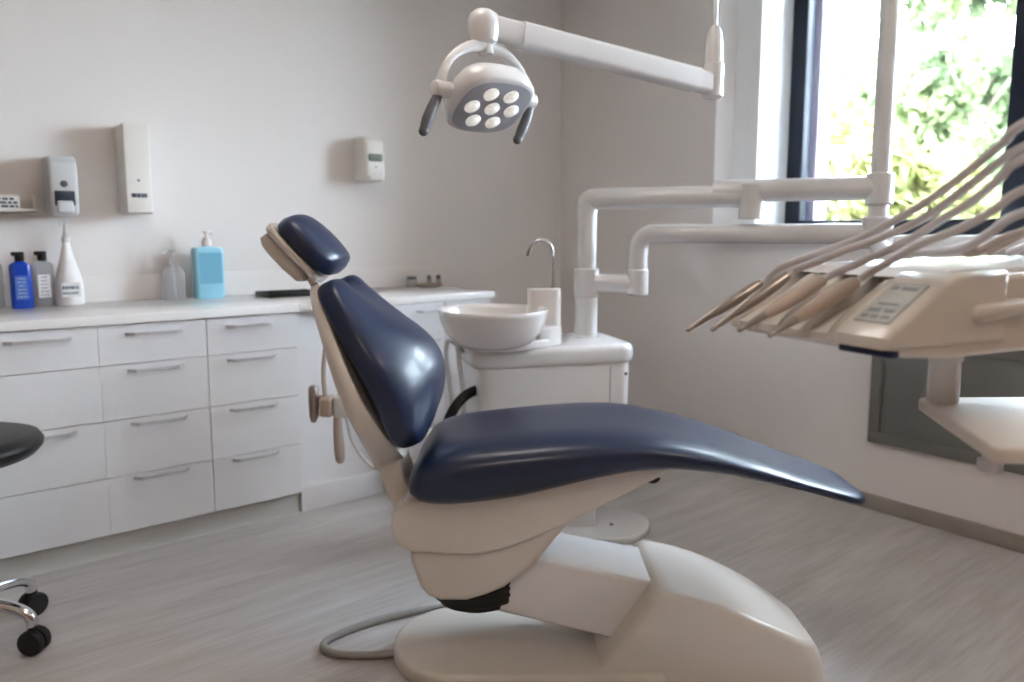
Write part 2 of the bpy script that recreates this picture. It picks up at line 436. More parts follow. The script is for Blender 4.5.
# dark tray by the worktop joint
t = thing('instrument_tray', 'flat black tray lying on the worktop behind the headrest', 'tray', (1.33, 3.36, ZT))
b = new(); box(b, (-.12, -.09, 0), (.12, .09, .006), .002); obj('tray_base', b, M['black'], t)
b = new()
for lo, hi in (((-.12, -.09, .004), (.12, -.083, .02)), ((-.12, .083, .004), (.12, .09, .02)), ((-.12, -.09, .004), (-.113, .09, .02)), ((.113, -.09, .004), (.12, .09, .02))): box(b, lo, hi, .002)
obj('tray_rim', b, M['black'], t)
# little things at the far end of the second worktop
t = thing('dish', 'shallow tan dish on the worktop near the room corner', 'dish', (2.13, 3.42, ZT))
b = new(); lathe(b, [(.05, 0), (.06, .003), (.075, .014), (.073, .016), (.058, .007), (.0, .006)], n=28); obj('bowl', b, M['dish'], t)
t = thing('jar', 'squat grey jar in front of the wall beside two vials', 'jar', (2.06, 3.48, ZT))
b = new(); lathe(b, [(.026, 0), (.028, .003), (.028, .035), (.024, .04)], n=20); obj('body', b, M['clear'], t)
b = new(); lathe(b, [(.026, .04), (.027, .042), (.027, .052), (.024, .055)], n=20); obj('lid', b, M['dark'], t)
for x, lab in ((2.175, 'small vial with grey cap standing nearer the jar'), (2.235, 'small vial with grey cap standing at the worktop end')):
    t = thing('vial', lab, 'vial', (x, 3.49, ZT), 0, 'vials on the worktop')
    b = new(); lathe(b, [(.013, 0), (.014, .002), (.014, .03), (.009, .036)], n=16); obj('body', b, M['clear'], t)
    b = new(); lathe(b, [(.01, .034), (.011, .036), (.011, .054), (.009, .056)], n=16); obj('cap', b, M['dark'], t)

# ------------------------------------------------------------------ dispensers on the back wall
def dispenser(label, x0, x1, z0, z1, dep, m):
    t = thing('soap_dispenser', label, 'dispenser', ((x0+x1)/2, YW, z0)); return t, (x1-x0)/2, z1-z0
t, hw, h = dispenser('wall dispenser with dark square window and round emblem, above the cone bottle', .4155, .512, 1.262, 1.492, .105, 0)
b = new(); prism(b, [(0, 0), (0, h), (-.15, h-.004), (-.175, h-.03), (-.178, .02), (-.165, 0)], -hw, hw, 'x', .012); obj('housing', b, M['disp2'], t)
b = new(); box(b, (-hw*.72, -.1815, .035), (hw*.72, -.174, .092), .003); obj('window', b, M['smoke'], t)
b = new(); box(b, (-hw*.58, -.188, .008), (hw*.58, -.17, .054), .008, 3); obj('push_lever', b, M['disp2'], t)
b = new(); lathe(b, [(.013, 0), (.013, .003), (.010, .004)], (0, -.1755, .118), (0, -1, 0), 20); obj('emblem', b, M['dark'], t)
t, hw, h = dispenser('tall plain white wall dispenser beside the dark windowed one', .683, .781, 1.270, 1.632, .11, 0)
b = new(); prism(b, [(0, 0), (0, h), (-.155, h), (-.163, h-.02), (-.159, .08), (-.167, .05), (-.167, .006), (-.155, 0)], -hw, hw, 'x', .006); obj('housing', b, M['disp'], t)
b = new()
for i, (a, c) in enumerate(((-.03, -.012), (-.009, .004), (.007, .028))): box(b, (a, -.1655, .066), (c, -.1585, .082))
obj('logo', b, M['ink'], t)
b = new(); lathe(b, [(.005, 0), (.005, .002)], (0, -.1595, .135), (0, -1, 0), 12); obj('sensor', b, M['dark'], t)
t, hw, h = dispenser('rounded cream soap dispenser alone on the wall by the room corner', 1.768, 1.878, 1.445, 1.668, .115, 0)
b = new(); prism(b, [(0, 0), (0, h), (-.09, h), (-.12, h-.012), (-.138, h-.04), (-.142, .06), (-.138, .02), (-.12, 0)], -hw, hw, 'x', .02, 4); obj('housing', b, M['disp'], t)
b = new(); box(b, (-hw*.7, -.148, .098), (hw*.7, -.13, .135), .008, 3); obj('window', b, M['window_green'], t)
b = new(); box(b, (-hw*.75, -.155, .004), (hw*.75, -.12, .026), .01, 3); obj('drip_lip', b, M['disp'], t)
b = new(); lathe(b, [(.004, 0), (.004, .002)], (0, -.1425, .07), (0, -1, 0), 12); obj('sensor', b, M['dark'], t)
# glove box holder with a printed pack
t = thing('wall_rack', 'shallow white wall rack at the picture edge beside the dispensers', 'rack', (.24, YW, 1.268))
b = new(); box(b, (-.17, -.10, 0), (.135, 0, .008), .002); box(b, (-.17, -.1, 0), (.135, -.094, .018), .002); box(b, (.129, -.1, 0), (.135, 0, .07), .002); box(b, (-.17, -.008, 0), (.135, 0, .075), .002)
obj('shelf', b, M['disp'], t)
t = thing('glove_box', 'printed paper carton lying in the white wall rack', 'box', (.21, YW-.01, 1.277))
b = new(); box(b, (-.12, -.08, 0), (.115, 0, .058), .003); obj('carton', b, M['paper'], t)
b = new()
for i in range(3):
    x = .0
    while x < .1:
        l = random.uniform(.01, .024); box(b, (x, -.0812, .012+.014*i), (min(x+l, .106), -.0795, .021+.014*i)); x += l+.005
obj('print', b, M['ink'], t)
t = thing('tissue_pack', 'dark pack standing in the wall rack at the picture edge', 'box', (.055, YW-.03, 1.277))
b = new(); box(b, (-.05, -.06, 0), (.03, .02, .1), .004); obj('pack_body', b, M['dark'], t)
b = new(); box(b, (-.04, -.0615, .02), (.02, -.0595, .07)); obj('pack_label', b, M['paper'], t)

# ------------------------------------------------------------------ dental chair
ch = Stand('dental_chair', 'navy upholstered dental chair with cream white shell and base', 'dental chair', .25, 2.03, 0)
def sup(hw, z0, z1, yc, n=36, p=3.2, q=2.6):
    """rounded cross-section in (y, z)"""
    out = []; zc = (z0+z1)/2; hz = (z1-z0)/2
    for i in range(n):
        a = 2*PI*i/n; c, s = math.cos(a), math.sin(a)
        out.append((yc+hw*math.copysign(abs(c)**(2/p), c), zc+hz*math.copysign(abs(s)**(2/q), s)))
    return out
def interp(tab, x):
    for (a, *va), (b_, *vb) in zip(tab, tab[1:]):
        if x <= b_:
            s = max(0, (x-a)/(b_-a)); s2 = s*s*(3-2*s)*.35+s*.65
            return [p+(q-p)*s2 for p, q in zip(va, vb)]
    return list(tab[-1][1:])
def crom(tab, x):
    """Catmull-Rom through a table of stations"""
    n = len(tab)
    i = 0
    while i < n-2 and x > tab[i+1][0]: i += 1
    a, b_ = tab[i], tab[i+1]; h = b_[0]-a[0]; s = min(1, max(0, (x-a[0])/h)); out = []
    for k in range(1, len(a)):
        m0 = (b_[k]-tab[i-1][k])/(b_[0]-tab[i-1][0]) if i > 0 else (b_[k]-a[k])/h
        m1 = (tab[i+2][k]-a[k])/(tab[i+2][0]-a[0]) if i < n-2 else (b_[k]-a[k])/h
        out.append((2*s**3-3*s*s+1)*a[k] + (s**3-2*s*s+s)*h*m0 + (-2*s**3+3*s*s)*b_[k] + (s**3-s*s)*h*m1)
    return out
DC = 2.045      # depth of the chair's centre line
# base plate
b = new(); out = []
for i in range(25):
    a = PI/2 + PI*i/24; out.append((-.145+.19*math.cos(a), 2.02+.19*math.sin(a)))
out += [(.40, 1.83), (.40, 2.21)]
prism(b, out, 0, .052, 'z', .014); ch.part('base_plate', b, M['shell'])
# base cover
def cover_rings():
    top = [(.20, .27), (.374, .268), (.49, .250), (.60, .215), (.72, .160), (.79, .118), (.84, .085)]
    rings = []
    S = [0, .006, .015, .03, .045, .1, .2, .3, .42, .54, .66, .76, .85, .91, .95, .98, .993, 1]
    for s in S:
        ch_ = max(0, 1-s/.045)
        ins = 1-.085*ch_*ch_
        q_ = max(0, (s-.42)/.585); ff = (1-q_**2.6)**(1/2.6); fn_ = (1-q_**7)**(1/7); f = ff
        ut = .374+s*(.80-.374); zt_ = crom(top, ut)[0]*(1-.06*ch_*ch_); hw = .178*ins
        ring = []
        prof = [(-1, 0), (-1, .5), (-1, 1)]
        pts = [(-hw, .0)]
        rr = .016
        pts += [(-hw, z) for z in (zt_*.35, zt_*.7, zt_-rr*1.2)]
        for k in range(1, 6):
            a = PI-PI/2*k/6; pts.append((-hw+rr+rr*math.cos(a), zt_-rr*1.2+rr*1.2*math.sin(a)))
        pts += [(-hw+rr, zt_), (-hw*.4, zt_+.004*f), (hw*.4, zt_+.004*f), (hw-rr, zt_)]
        for k in range(1, 6):
            a = PI/2-PI/2*k/6; pts.append((hw-rr+rr*math.cos(a), zt_-rr*1.2+rr*1.2*math.sin(a)))
        pts += [(hw, z) for z in (zt_-rr*1.2, zt_*.7, zt_*.35, 0)]
        for y, z in pts:
            uL = .200+z/.26*.172; uR = .845-.045*(z/.12)**2 if z < .12 else .80
            y *= ff if y > 0 else fn_
            ring.append(Vector((uL+s*(uR-uL), 2.03+y, z)))
        rings.append(ring)
    return rings
b = new(); loft(b, cover_rings()); cov = ch.part('base_cover', b, M['shell'], ang=50)
# lift arm
b = new(); prism(b, [(-.13, .36), (.0, .333), (.42, .252), (.38, .06), (.24, .105), (-.02, .17), (-.13, .2)], 1.93, 2.165, 'y', .012); ch.part('lift_arm', b, M['shell2'])
# bellows
b = new(); pr = []
for i in range(6):
    z = .165+.017*i; k = .55+.45*math.sqrt(min(1, i/2.2)); pr += [(.1155*k, z), (.118*k, z+.006), (.118*k, z+.011)]
lathe(b, [(.02, .160)]+pr+[(.11, .27)], (-.098, 1.995, 0), n=32, sx=1.06, sy=.84); ch.part('bellows', b, M['rubber'])
# carriage shells
b = new(); prism(b, [(-.270, .40), (-.268, .335), (-.243, .262), (-.222, .238), (-.19, .226), (-.12, .226), (-.07, .241), (-.021, .262), (.058, .324), (.121, .403), (.17, .46), (.0, .48), (-.2, .48)], 1.885, 2.205, 'y', .02, 4); ch.part('carriage', b, M['shell'])
b = new(); prism(b, [(-.293, .492), (-.312, .465), (-.315, .438), (-.306, .402), (-.285, .380), (-.255, .368), (-.11, .360), (-.03, .374), (.026, .394), (.125, .437), (.228, .491), (.29, .524), (.40, .582), (.40, .60), (.2, .60), (0, .55), (-.15, .53), (-.25, .51)], 1.868, 2.222, 'y', .016, 4); ch.part('seat_shell', b, M['shell'])
# seat and leg rest cushion
TAB = [  # u, top, bottom, half width
    (-.268, .585, .520, .205), (-.255, .612, .507, .222), (-.225, .638, .497, .236), (-.16, .660, .495, .244), (-.08, .672, .502, .247),
    (.02, .682, .518, .248), (.12, .690, .543, .248), (.22, .694, .569, .247), (.32, .690, .588, .242), (.42, .673, .592, .235),
    (.54, .643, .578, .222), (.66, .605, .551, .203), (.78, .562, .520, .178), (.87, .534, .492, .160), (.925, .517, .475, .142), (.95, .508, .470, .125), (.963, .499, .474, .10)]
b = new(); rings = []
u = -.272
us = [-.276]+[-.268+i*.0255 for i in range(48)]+[.950, .958, .963, .968]
us = [x if x > 0 and x < .6 else (x*.965 if x <= 0 else .6+(x-.6)*.955) for x in us]
TAB = [((x if 0 < x < .6 else (x*.965 if x <= 0 else .6+(x-.6)*.955)), *q_) for x, *q_ in TAB]
for u in us:
    t_, bo, hw = crom(TAB, max(TAB[0][0], u))
    if u < TAB[0][0]:
        m_ = (t_+bo)/2; t_, bo, hw = m_+(t_-m_)*.55, m_+(bo-m_)*.55, hw*.8
    if u > TAB[-1][0]+.001:
        m_ = (t_+bo)/2; t_, bo, hw = m_+(t_-m_)*.5, m_+(bo-m_)*.5, hw*.75
    thick = t_-bo
    ring = []
    for y, z in sup(hw, bo, t_, DC, 44, 4.2, 2.7):
        yy = (y-DC)/hw
        if z > (t_+bo)/2: z -= .007*math.exp(-(yy/.5)**2)*min(1, thick/.1)
        ring.append(Vector((u, y, z)))
    rings.append(ring)
loft(b, rings); ch.part('seat_cushion', b, M['leather'], ang=80)
# black hook lever below the seat
b = new(); tube(b, [(.372, 2.06, .585), (.374, 2.06, .535), (.383, 2.06, .507), (.402, 2.06, .502), (.412, 2.06, .512)], .011, 12); ch.part('lever', b, M['black'])
b = new(); prism(b, [(.385, .60), (.39, .535), (.41, .515), (.45, .53), (.47, .60)], 2.07, 2.12, 'y', .008); ch.part('lever_bracket', b, M['shell2'])
# backrest: stations run up the slanted back; n points to the sitter
def pad(b, B, T, stations, front, back, p=2.6, n=40, yc=DC, dish=0, notch=0, thin=0):
    B = Vector(B); T = Vector(T); ax = (T-B); L = ax.length; tx = ax/L; nx = Vector((tx[2], 0, -tx[0]))
    rings = []; N = 30
    for i in range(N+1):
        s = i/N; s = .5-.5*math.cos(PI*s)
        hw, fr, ed, off = crom(stations, s)
        ring = []
        for k in range(n):
            a = 2*PI*k/n; c, sn = math.cos(a), math.sin(a)
            y = hw*math.copysign(abs(c)**(2/p), c)
            if sn >= 0:
                edge = ed*abs(sn)**(.4); dome = (fr-ed)*max(0, 1-(y/hw)**2)
                h = edge+dome*1.0 - dish*math.exp(-((y)/(.35*hw))**2)*max(0, s-.5)*2
            else: h = -back*(1-thin*s)*abs(sn)**.6
            ring.append(B+tx*(s*L)+nx*(h+off)+Vector((0, yc+y, 0)))
        if notch:
            for v, k in zip(ring, range(n)):
                y = v.y-yc
                v -= tx*notch*math.exp(-(y/.05)**2)*max(0, (s-.8)/.2)**2
        rings.append(ring)
    loft(b, rings)
Bq = (-.272, 0, .640); Tq = (-.482, 0, 1.068)
b = new()
pad(b, Bq, Tq, [(0, .15, .025, .02, .026), (.025, .185, .050, .04, .016), (.07, .212, .080, .054, .008), (.16, .234, .120, .058, .010), (.28, .246, .148, .058, .016), (.40, .250, .150, .056, .019), (.52, .244, .134, .054, .018), (.65, .228, .106, .052, .013), (.78, .203, .080, .05, .006), (.9, .176, .058, .044, 0), (.96, .155, .048, .038, 0), (.988, .13, .036, .028, .002), (1, .105, .02, .014, .006)], 0, .03, p=4.2, dish=.022, notch=.03, n=56)
ch.part('backrest_cushion', b, M['leather'], ang=80)
b = new()
pad(b, (-.274, 0, .600), (-.499, 0, 1.068), [(0, .07, .0, .0, -.020), (.04, .11, .0, .0, -.012), (.12, .17, .002, .002, -.006), (.25, .222, .002, .002, -.004), (.4, .248, .002, .002, -.004), (.55, .236, .002, .002, -.004), (.75, .197, .002, .002, -.004), (.92, .15, .002, .002, -.004), (.98, .11, .002, .002, -.004), (1, .08, .001, .001, -.004)], 0, .10, p=3, thin=.62)
ch.part('backrest_shell', b, M['shell'], ang=80)
# backrest arm and its pivot
b = new(); prism(b, [(-.372, .66), (-.366, .60), (-.354, .54), (-.338, .485), (-.312, .44), (-.20, .44), (-.22, .475), (-.262, .485), (-.285, .52), (-.302, .58), (-.309, .66)], 1.965, 2.125, 'y', .008); ch.part('backrest_arm', b, M['shell'])
b = new(); lathe(b, [(.0, 0), (.025, .0), (.032, .006), (.034, .02), (.034, .05)], (-.262, 1.90, .478), (0, 1, 0), 24); ch.part('pivot_knob', b, M['shell2'])
# headrest
hB = (-.484, 0, 1.086); hT = (-.610, 0, 1.222); HD = 2.06
b = new()
pad(b, hB, hT, [(0, .07, .03, .022, .006), (.05, .1, .052, .042, .002), (.18, .12, .062, .048, 0), (.5, .128, .064, .048, 0), (.8, .12, .057, .045, 0), (.94, .1, .046, .036, 0), (1, .07, .022, .016, .004)], 0, .012, p=3.2, yc=HD)
ch.part('headrest_cushion', b, M['leather'], ang=80)
b = new()
pad(b, (-.502, 0, 1.086), (-.632, 0, 1.226), [(0, .06, 0, 0, -.012), (.1, .105, .001, .001, -.002), (.5, .125, .001, .001, 0), (.9, .105, .001, .001, -.002), (1, .06, 0, 0, -.006)], 0, .03, yc=HD)
ch.part('headrest_shell', b, M['shell'], ang=80)
b = new(); prism(b, [(-.668, 1.182), (-.664, 1.160), (-.645, 1.135), (-.612, 1.098), (-.575, 1.066), (-.556, 1.066), (-.556, 1.092), (-.592, 1.135), (-.632, 1.182), (-.652, 1.194)], 2.0, 2.12, 'y', .01); ch.part('headrest_bracket', b, M['shell'])
b = new(); box(b, (-.013, -.03, -.06), (.013, .03, .06), .006, 3, mtx=Matrix.Translation((-.541, 2.06, 1.07)) @ Matrix.Rotation(R(-27), 4, 'Y')); ch.part('headrest_stem', b, M['chrome'])
# power cord on the floor
b = new(); tube(b, [(-.12, 2.23, .02), (-.2, 2.27, .012), (-.32, 2.235, .012), (-.44, 2.17, .012), (-.52, 2.10, .012), (-.545, 2.045, .012), (-.505, 2.005, .012), (-.42, 1.995, .012), (-.33, 2.0, .014)], .011, 12); ch.part('power_cord', b, M['cord'])

# ------------------------------------------------------------------ spittoon unit
cu = Stand('spittoon_unit', 'white water unit with ceramic spittoon bowl and chrome spout behind the chair', 'dental unit', .26, 2.94, 0)
b = new(); out = []
for cx, a0 in ((.385, -90), (.12, 90)):
    for i in range(17):
        a = R(a0+180*i/16); out.append((cx+.175*math.cos(a), 2.94+.175*math.sin(a)))
prism(b, out, 0, .03, 'z', .01); ch_pl = cu.part('floor_plate', b, M['shell2'])
b = new(); lathe(b, [(.007, 0), (.007, .004), (.004, .006)], (.40, 2.90, .03), n=12); cu.part('plate_bolt', b, M['dark'], ch_pl)
b = new(); box(b, (.12, 2.88, .02), (.335, 3.03, .36), .012, 3); cu.part('column', b, M['shell2'])
UA = R(16); um = Matrix.Translation((.165, 2.76, 0)) @ Matrix.Rotation(UA, 4, 'Z')
def ring_prism(b, hx0, hx1, hy0, hy1, z0, z1, r, bev):
    cx, cy = (hx0+hx1)/2, (hy0+hy1)/2
    pts = [(x+cx, y+cy) for x, y in rrect((hx1-hx0)/2, (hy1-hy0)/2, r, 8)]
    prism(b, pts, z0, z1, 'z', bev, 4, mtx=um)
b = new(); ring_prism(b, -.285, .316, .012, .36, .33, .70, .05, .012); bd = cu.part('body', b, M['shell2'])
b = new(); ring_prism(b, -.315, .332, 0, .375, .695, .772, .065, .026); cu.part('lid', b, M['shell2'])
b = new(); box(b, (.222, .0105, .34), (.2235, .0125, .69), mtx=um); cu.part('panel_seam', b, M['dark'], bd)
b = new(); lathe(b, [(.006, 0), (.006, .004)], um @ Vector((.288, .014, .655)), um.to_3x3() @ Vector((0, -1, 0)), 14); cu.part('screw', b, M['dark'], bd)
# bowl with foot
BC = (-.07, 2.75)
b = new(); lathe(b, [(.085, .775), (.11, .778), (.145, .795), (.175, .83), (.193, .87), (.2, .9), (.2035, .912), (.2, .9165), (.194, .913), (.188, .9), (.17, .85), (.13, .815), (.06, .802), (.012, .80)], BC+(0,), n=56); cu.part('bowl', b, M['ceramic'], ang=60)
b = new(); lathe(b, [(.018, .800), (.018, .806), (.012, .807)], BC+(0,), n=20); cu.part('drain', b, M['chrome'])
b = new()
out = [(-.16, 2.70), (-.12, 2.66), (.0, 2.655), (.13, 2.77), (.185, 2.85), (.175, 2.93), (.05, 2.95), (-.12, 2.86)]
pts = [(p.x, p.y) for p in fillet([(x, y, 0) for x, y in out], .04, 5)]
prism(b, pts, .770, .80, 'z', .006); cu.part('bowl_foot', b, M['ceramic'])
b = new(); prism(b, [(p[0]+.123, p[1]+2.895) for p in rrect(.064, .055, .03, 6)], .77, .983, 'z', .008); fi = cu.part('cup_filler', b, M['ceramic'])
b = new(); prism(b, [(p.x, p.y) for p in fillet([(.09, 2.90, 0), (.086, 2.80, 0), (.10, 2.755, 0), (.145, 2.79, 0), (.189, 2.85, 0), (.189, 2.90, 0)], .015, 4)], .77, .842, 'z', .006); cu.part('filler_base', b, M['ceramic'], fi)
b = new(); tube(b, [(.158, 2.9, .975), (.157, 2.9, 1.05), (.153, 2.9, 1.125), (.140, 2.9, 1.155), (.112, 2.9, 1.166), (.085, 2.9, 1.156), (.066, 2.9, 1.13), (.059, 2.9, 1.105)], .0075, 12); cu.part('spout', b, M['chrome'])
b = new(); tube(b, [(-.06, 2.86, .60), (-.12, 2.80, .607), (-.175, 2.74, .592), (-.215, 2.70, .548), (-.24, 2.72, .48), (-.22, 2.76, .40), (-.13, 2.80, .37)], .019, 14); cu.part('drain_hose', b, M['rubber'])
for du, dd, uu in ((-.247, 2.80, 0), (-.2, 2.78, .045)):
    b = new(); tube(b, [(du+.1, dd+.05, .70), (du+.045, dd+.02, .765), (du+.01, dd, .79), (du+.0, dd-.005, .74), (du+.012, dd-.01, .63), (du+.018, dd-.01, .53), (du-.005, dd, .42), (du-.08, dd+.02, .36), (du-.03, dd+.06, .3), (du+.12, dd+.07, .37)], .0085, 10); cu.part('suction_hose', b, M['grey'])

# ------------------------------------------------------------------ pipework: post, two arms, lamp pole
pw = Stand('support_arm', 'white pipe post with two folding arms and tall lamp pole on the water unit', 'support arm', .3, 3.05, .772)
PD = 3.05
b = new(); lathe(b, [(.055, .7725), (.055, .776), (.048, .78), (.045, .80), (.045, 1.045)], (.302, PD, 0), n=28); post = pw.part('post', b, M['pipe'])
b = new(); lathe(b, [(.046, 0), (.05, .003), (.05, .112), (.046, .115)], (.302, PD, .935), n=28); pw.part('collar', b, M['pipe'], post)
b = new(); lathe(b, [(.038, 1.045), (.038, 1.275)], (.302, PD, 0), n=28); pw.part('upper_post', b, M['pipe'])
JU = (.845, 2.80); EU = (1.252, 2.6)
b = new(); pipe(b, [(.302, PD, 1.272), (.302, PD, 1.326), (.39, 3.01, 1.327), (JU[0]+.02, JU[1]-.008, 1.327)], .041, .06); pw.part('upper_arm', b, M['pipe'])
b = new(); lathe(b, [(.040, 1.243), (.045, 1.246), (.045, 1.367), (.038, 1.37)], (JU[0]+.03, JU[1]-.02, 0), n=28); pw.part('joint', b, M['pipe'])
b = new(); pipe(b, [(JU[0]-.09, JU[1]+.045, 1.346), (EU[0], EU[1], 1.346)], .041, .05); pw.part('outer_arm', b, M['pipe'])
b = new(); lathe(b, [(.036, 1.288), (.044, 1.294), (.044, 1.392), (.036, 1.398)], EU+(0,), n=28); lathe(b, [(.031, 1.24), (.031, 1.29)], EU+(0,), n=24); lathe(b, [(.044, 1.14), (.05, 1.144), (.05, 1.243), (.042, 1.25)], EU+(0,), n=28); pw.part('joint', b, M['pipe'])
# lower arm
b = new(); pipe(b, [(.33, PD-.01, .992), (.525, 2.985, .992)], .036); pw.part('bracket', b, M['pipe'])
b = new(); lathe(b, [(.034, .945), (.042, .95), (.042, 1.046), (.038, 1.05)], (.5, 2.99, 0), n=28); pw.part('elbow', b, M['pipe'])
b = new(); pipe(b, [(.5, 2.99, 1.04), (.5, 2.99, 1.19), (.66, 2.9, 1.19), (EU[0]+.01, EU[1], 1.19)], .0365, .13); pw.part('lower_arm', b, M['pipe'])
# lamp pole and its rising top arm
KU = (.612, 2.36)
b = new(); lathe(b, [(.031, 1.39), (.031, 2.18), (.026, 2.2)], EU+(0,), n=24); pw.part('lamp_pole', b, M['pipe'])
b = new(); pipe(b, [EU+(2.17,), KU+(1.95,)], .03); capsule(b, KU+(1.90,), KU+(1.985,), .034); pw.part('top_arm', b, M['pipe'])
# arm that carries the instrument table
b = new(); pipe(b, [(EU[0], EU[1], 1.165), (1.12, 2.25, 1.12), (.93, 1.6, 1.105), (.905, 1.42, 1.10)], .03, .08); pw.part('table_arm', b, M['pipe'])

# ------------------------------------------------------------------ operating lamp
lp = Stand('operating_lamp', 'white dental operating lamp with seven round lenses on a slanting arm', 'lamp', .612, 2.36, 1.9)
k_ = Vector((.795, .606, 0)); nh = Vector((.606, -.795, 0)); ph = R(56)
fn = nh*math.cos(ph)+Vector((0, 0, -math.sin(ph))); tt = fn.cross(k_).normalized()
LC = Vector((-.067, 2.01, 1.55)); HC = LC+fn*.014
def sq(c, hk, ht, off, n=40, p=3):
    r = []
    for i in range(n):
        a = 2*PI*i/n; x, y = math.cos(a), math.sin(a)
        r.append(c+k_*hk*math.copysign(abs(x)**(2/p), x)+tt*ht*math.copysign(abs(y)**(2/p), y)+fn*off)
    return r
b = new(); loft(b, [sq(HC, .02, .018, -.056), sq(HC, .06, .05, -.054), sq(HC, .09, .078, -.046), sq(HC, .108, .095, -.028), sq(HC, .113, .1, -.005), sq(HC, .113, .1, .02), sq(HC, .108, .095, .028), sq(HC, .1, .088, .029)]); hd = lp.part('lamp_head', b, M['shell2'], ang=50)
b = new(); loft(b, [sq(HC, .101, .089, .022), sq(HC, .101, .089, .030), sq(HC, .098, .086, .031)]); fc = lp.part('lamp_face', b, M['ledface'], hd)
for i in range(7):
    a = 2*PI*i/6; c = HC if i == 6 else HC+k_*.062*math.cos(a)+tt*.056*math.sin(a)
    b = new(); lathe(b, [(.021, .0), (.021, .004), (.017, .005), (.012, .009), (.005, .011)], c+fn*.030, fn, 22); lp.part('lens', b, M['lens'], hd)
# yoke, knobs and handles
YR = .138
b = new(); pts = []
for i in range(21):
    a = PI*i/20; pts.append(LC+k_*YR*math.cos(a)+Vector((0, 0, .118*math.sin(a)+.005)))
tube(b, pts, [.015, .011, .011, .014, .018, .014, .011, .011, .015], 14, sm=False); lp.part('yoke', b, M['shell2'])
for sgn in (-1, 1):
    c = LC+k_*YR*sgn
    b = new(); lathe(b, [(.016, -.03), (.02, -.026), (.022, .012), (.019, .02), (.01, .024)], c, k_*sgn, 22); kn = lp.part('knob', b, M['pipe'])
    b = new(); p0 = c+k_*sgn*.008+Vector((0, 0, -.015)); p1 = p0+k_*(-.045)+Vector((0, 0, -.095)); tube(b, [p0, (p0+p1)/2+k_*sgn*.003, p1], [.012, .0135, .0145, .011], 14); capsule(b, p1-(p1-p0).normalized()*.02, p1+(p1-p0).normalized()*.008, .0125); lp.part('handle', b, M['dark'])
b = new(); lathe(b, [(.021, 1.652), (.019, 1.66), (.019, 1.69)], (LC.x, LC.y, 0), n=24); lp.part('stem', b, M['pipe'])
EL = Vector((LC.x-.006, LC.y, 1.722))
b = new(); lathe(b, [(.028, -.045), (.037, -.04), (.041, -.02), (.041, .008), (.036, .028), (.022, .039), (.005, .042)], EL, n=28); lp.part('elbow', b, M['pipe'])
A0 = EL+Vector((.005, 0, .0)); A1 = Vector((.605, 2.36, 1.643)); dr = (A1-A0).normalized(); sd = Vector((-dr.y, dr.x, 0)).normalized(); upv = dr.cross(sd)*-1
if upv.z < 0: upv = -upv
def armring(c, hs, hu, r=.012):
    return [c+sd*x+upv*y for x, y in rrect(hs, hu, r, 4)]
b = new(); LA = (A1-A0).length
loft(b, [armring(A0, .026, .028), armring(A0+dr*.06, .027, .028), armring(A0+dr*.1, .027, .0285)]); lp.part('arm_end', b, M['pipe'])
b = new(); loft(b, [armring(A0+dr*.1, .03, .031), armring(A0+dr*(LA-.06), .03, .033)]); lp.part('spring_arm', b, M['shell2'])
b = new(); loft(b, [armring(A0+dr*(LA-.062), .027, .031), armring(A1, .026, .03)]); lp.part('arm_end', b, M['pipe'])
b = new(); lathe(b, [(.02, 1.60), (.03, 1.606), (.03, 1.70), (.026, 1.705), (.026, 1.75), (.022, 1.79), (.014, 1.81), (.007, 1.815), (.007, 1.895)], KU+(0,), n=24); lp.part('knuckle', b, M['pipe'])

# ------------------------------------------------------------------ instrument table
tb = Stand('instrument_table', 'white instrument table with grey display, finned holders and small tray', 'instrument table', .62, 1.05, .94)
Rv = Vector((.42, -.907, 0)); Sv = Vector((.907, .42, 0)); A = Vector((.443, .865, 0))
TM = Matrix(((-Rv.x, Sv.x, 0, A.x), (-Rv.y, Sv.y, 0, A.y), (0, 0, 1, 0), (0, 0, 0, 1)))   # (a, s, z): a along the row away, s into the table
b = new(); prism(b, [(.0, 1.060), (.0, 1.070), (.05, 1.094), (.09, 1.110), (.13, 1.134), (.17, 1.146), (.60, 1.150), (.60, 1.045), (.10, 1.044), (.03, 1.050)], .0, .275, 'x', .012, 3, mtx=TM); body = tb.part('table_body', b, M['shell'])
b = new(); prism(b, [(.10, 1.14), (.12, 1.152), (.58, 1.158), (.58, 1.146), (.12, 1.136)], .02, .262, 'x', .005, mtx=TM); tb.part('top_plate', b, M['shell2'], body)
b = new(); prism(b, [(-.012, 1.062), (-.012, 1.076), (-.004, 1.084), (.082, 1.138), (.10, 1.147), (.20, 1.151), (.20, 1.06)], -.004, .078, 'x', .008, 3, mtx=TM); cp = tb.part('control_panel', b, M['shell'])
# display lies on the panel's slope
p0 = Vector((.006, 1.0915)); p1 = Vector((.074, 1.1345)); dv = (p1-p0).normalized(); nv = Vector((-dv.y, dv.x))
def onslope(f, e): q = p0+(p1-p0)*f+nv*e; return (q.x, q.y)
b = new(); prism(b, [onslope(0, -.002), onslope(1, -.002), onslope(1, .0012), onslope(0, .0012)], .013, .062, 'x', mtx=TM); ds = tb.part('display', b, M['lcd'], cp)
b = new()
for f0, f1, a0, a1 in ((.08, .16, .018, .030), (.08, .16, .034, .044), (.08, .16, .048, .057), (.24, .32, .02, .034), (.24, .32, .04, .056), (.42, .47, .024, .052), (.82, .9, .02, .042), (.82, .9, .046, .056)):
    prism(b, [onslope(f0, .001), onslope(f1, .001), onslope(f1, .0016), onslope(f0, .0016)], a0, a1, 'x', mtx=TM)
tb.part('display_segments', b, M['segments'], ds)
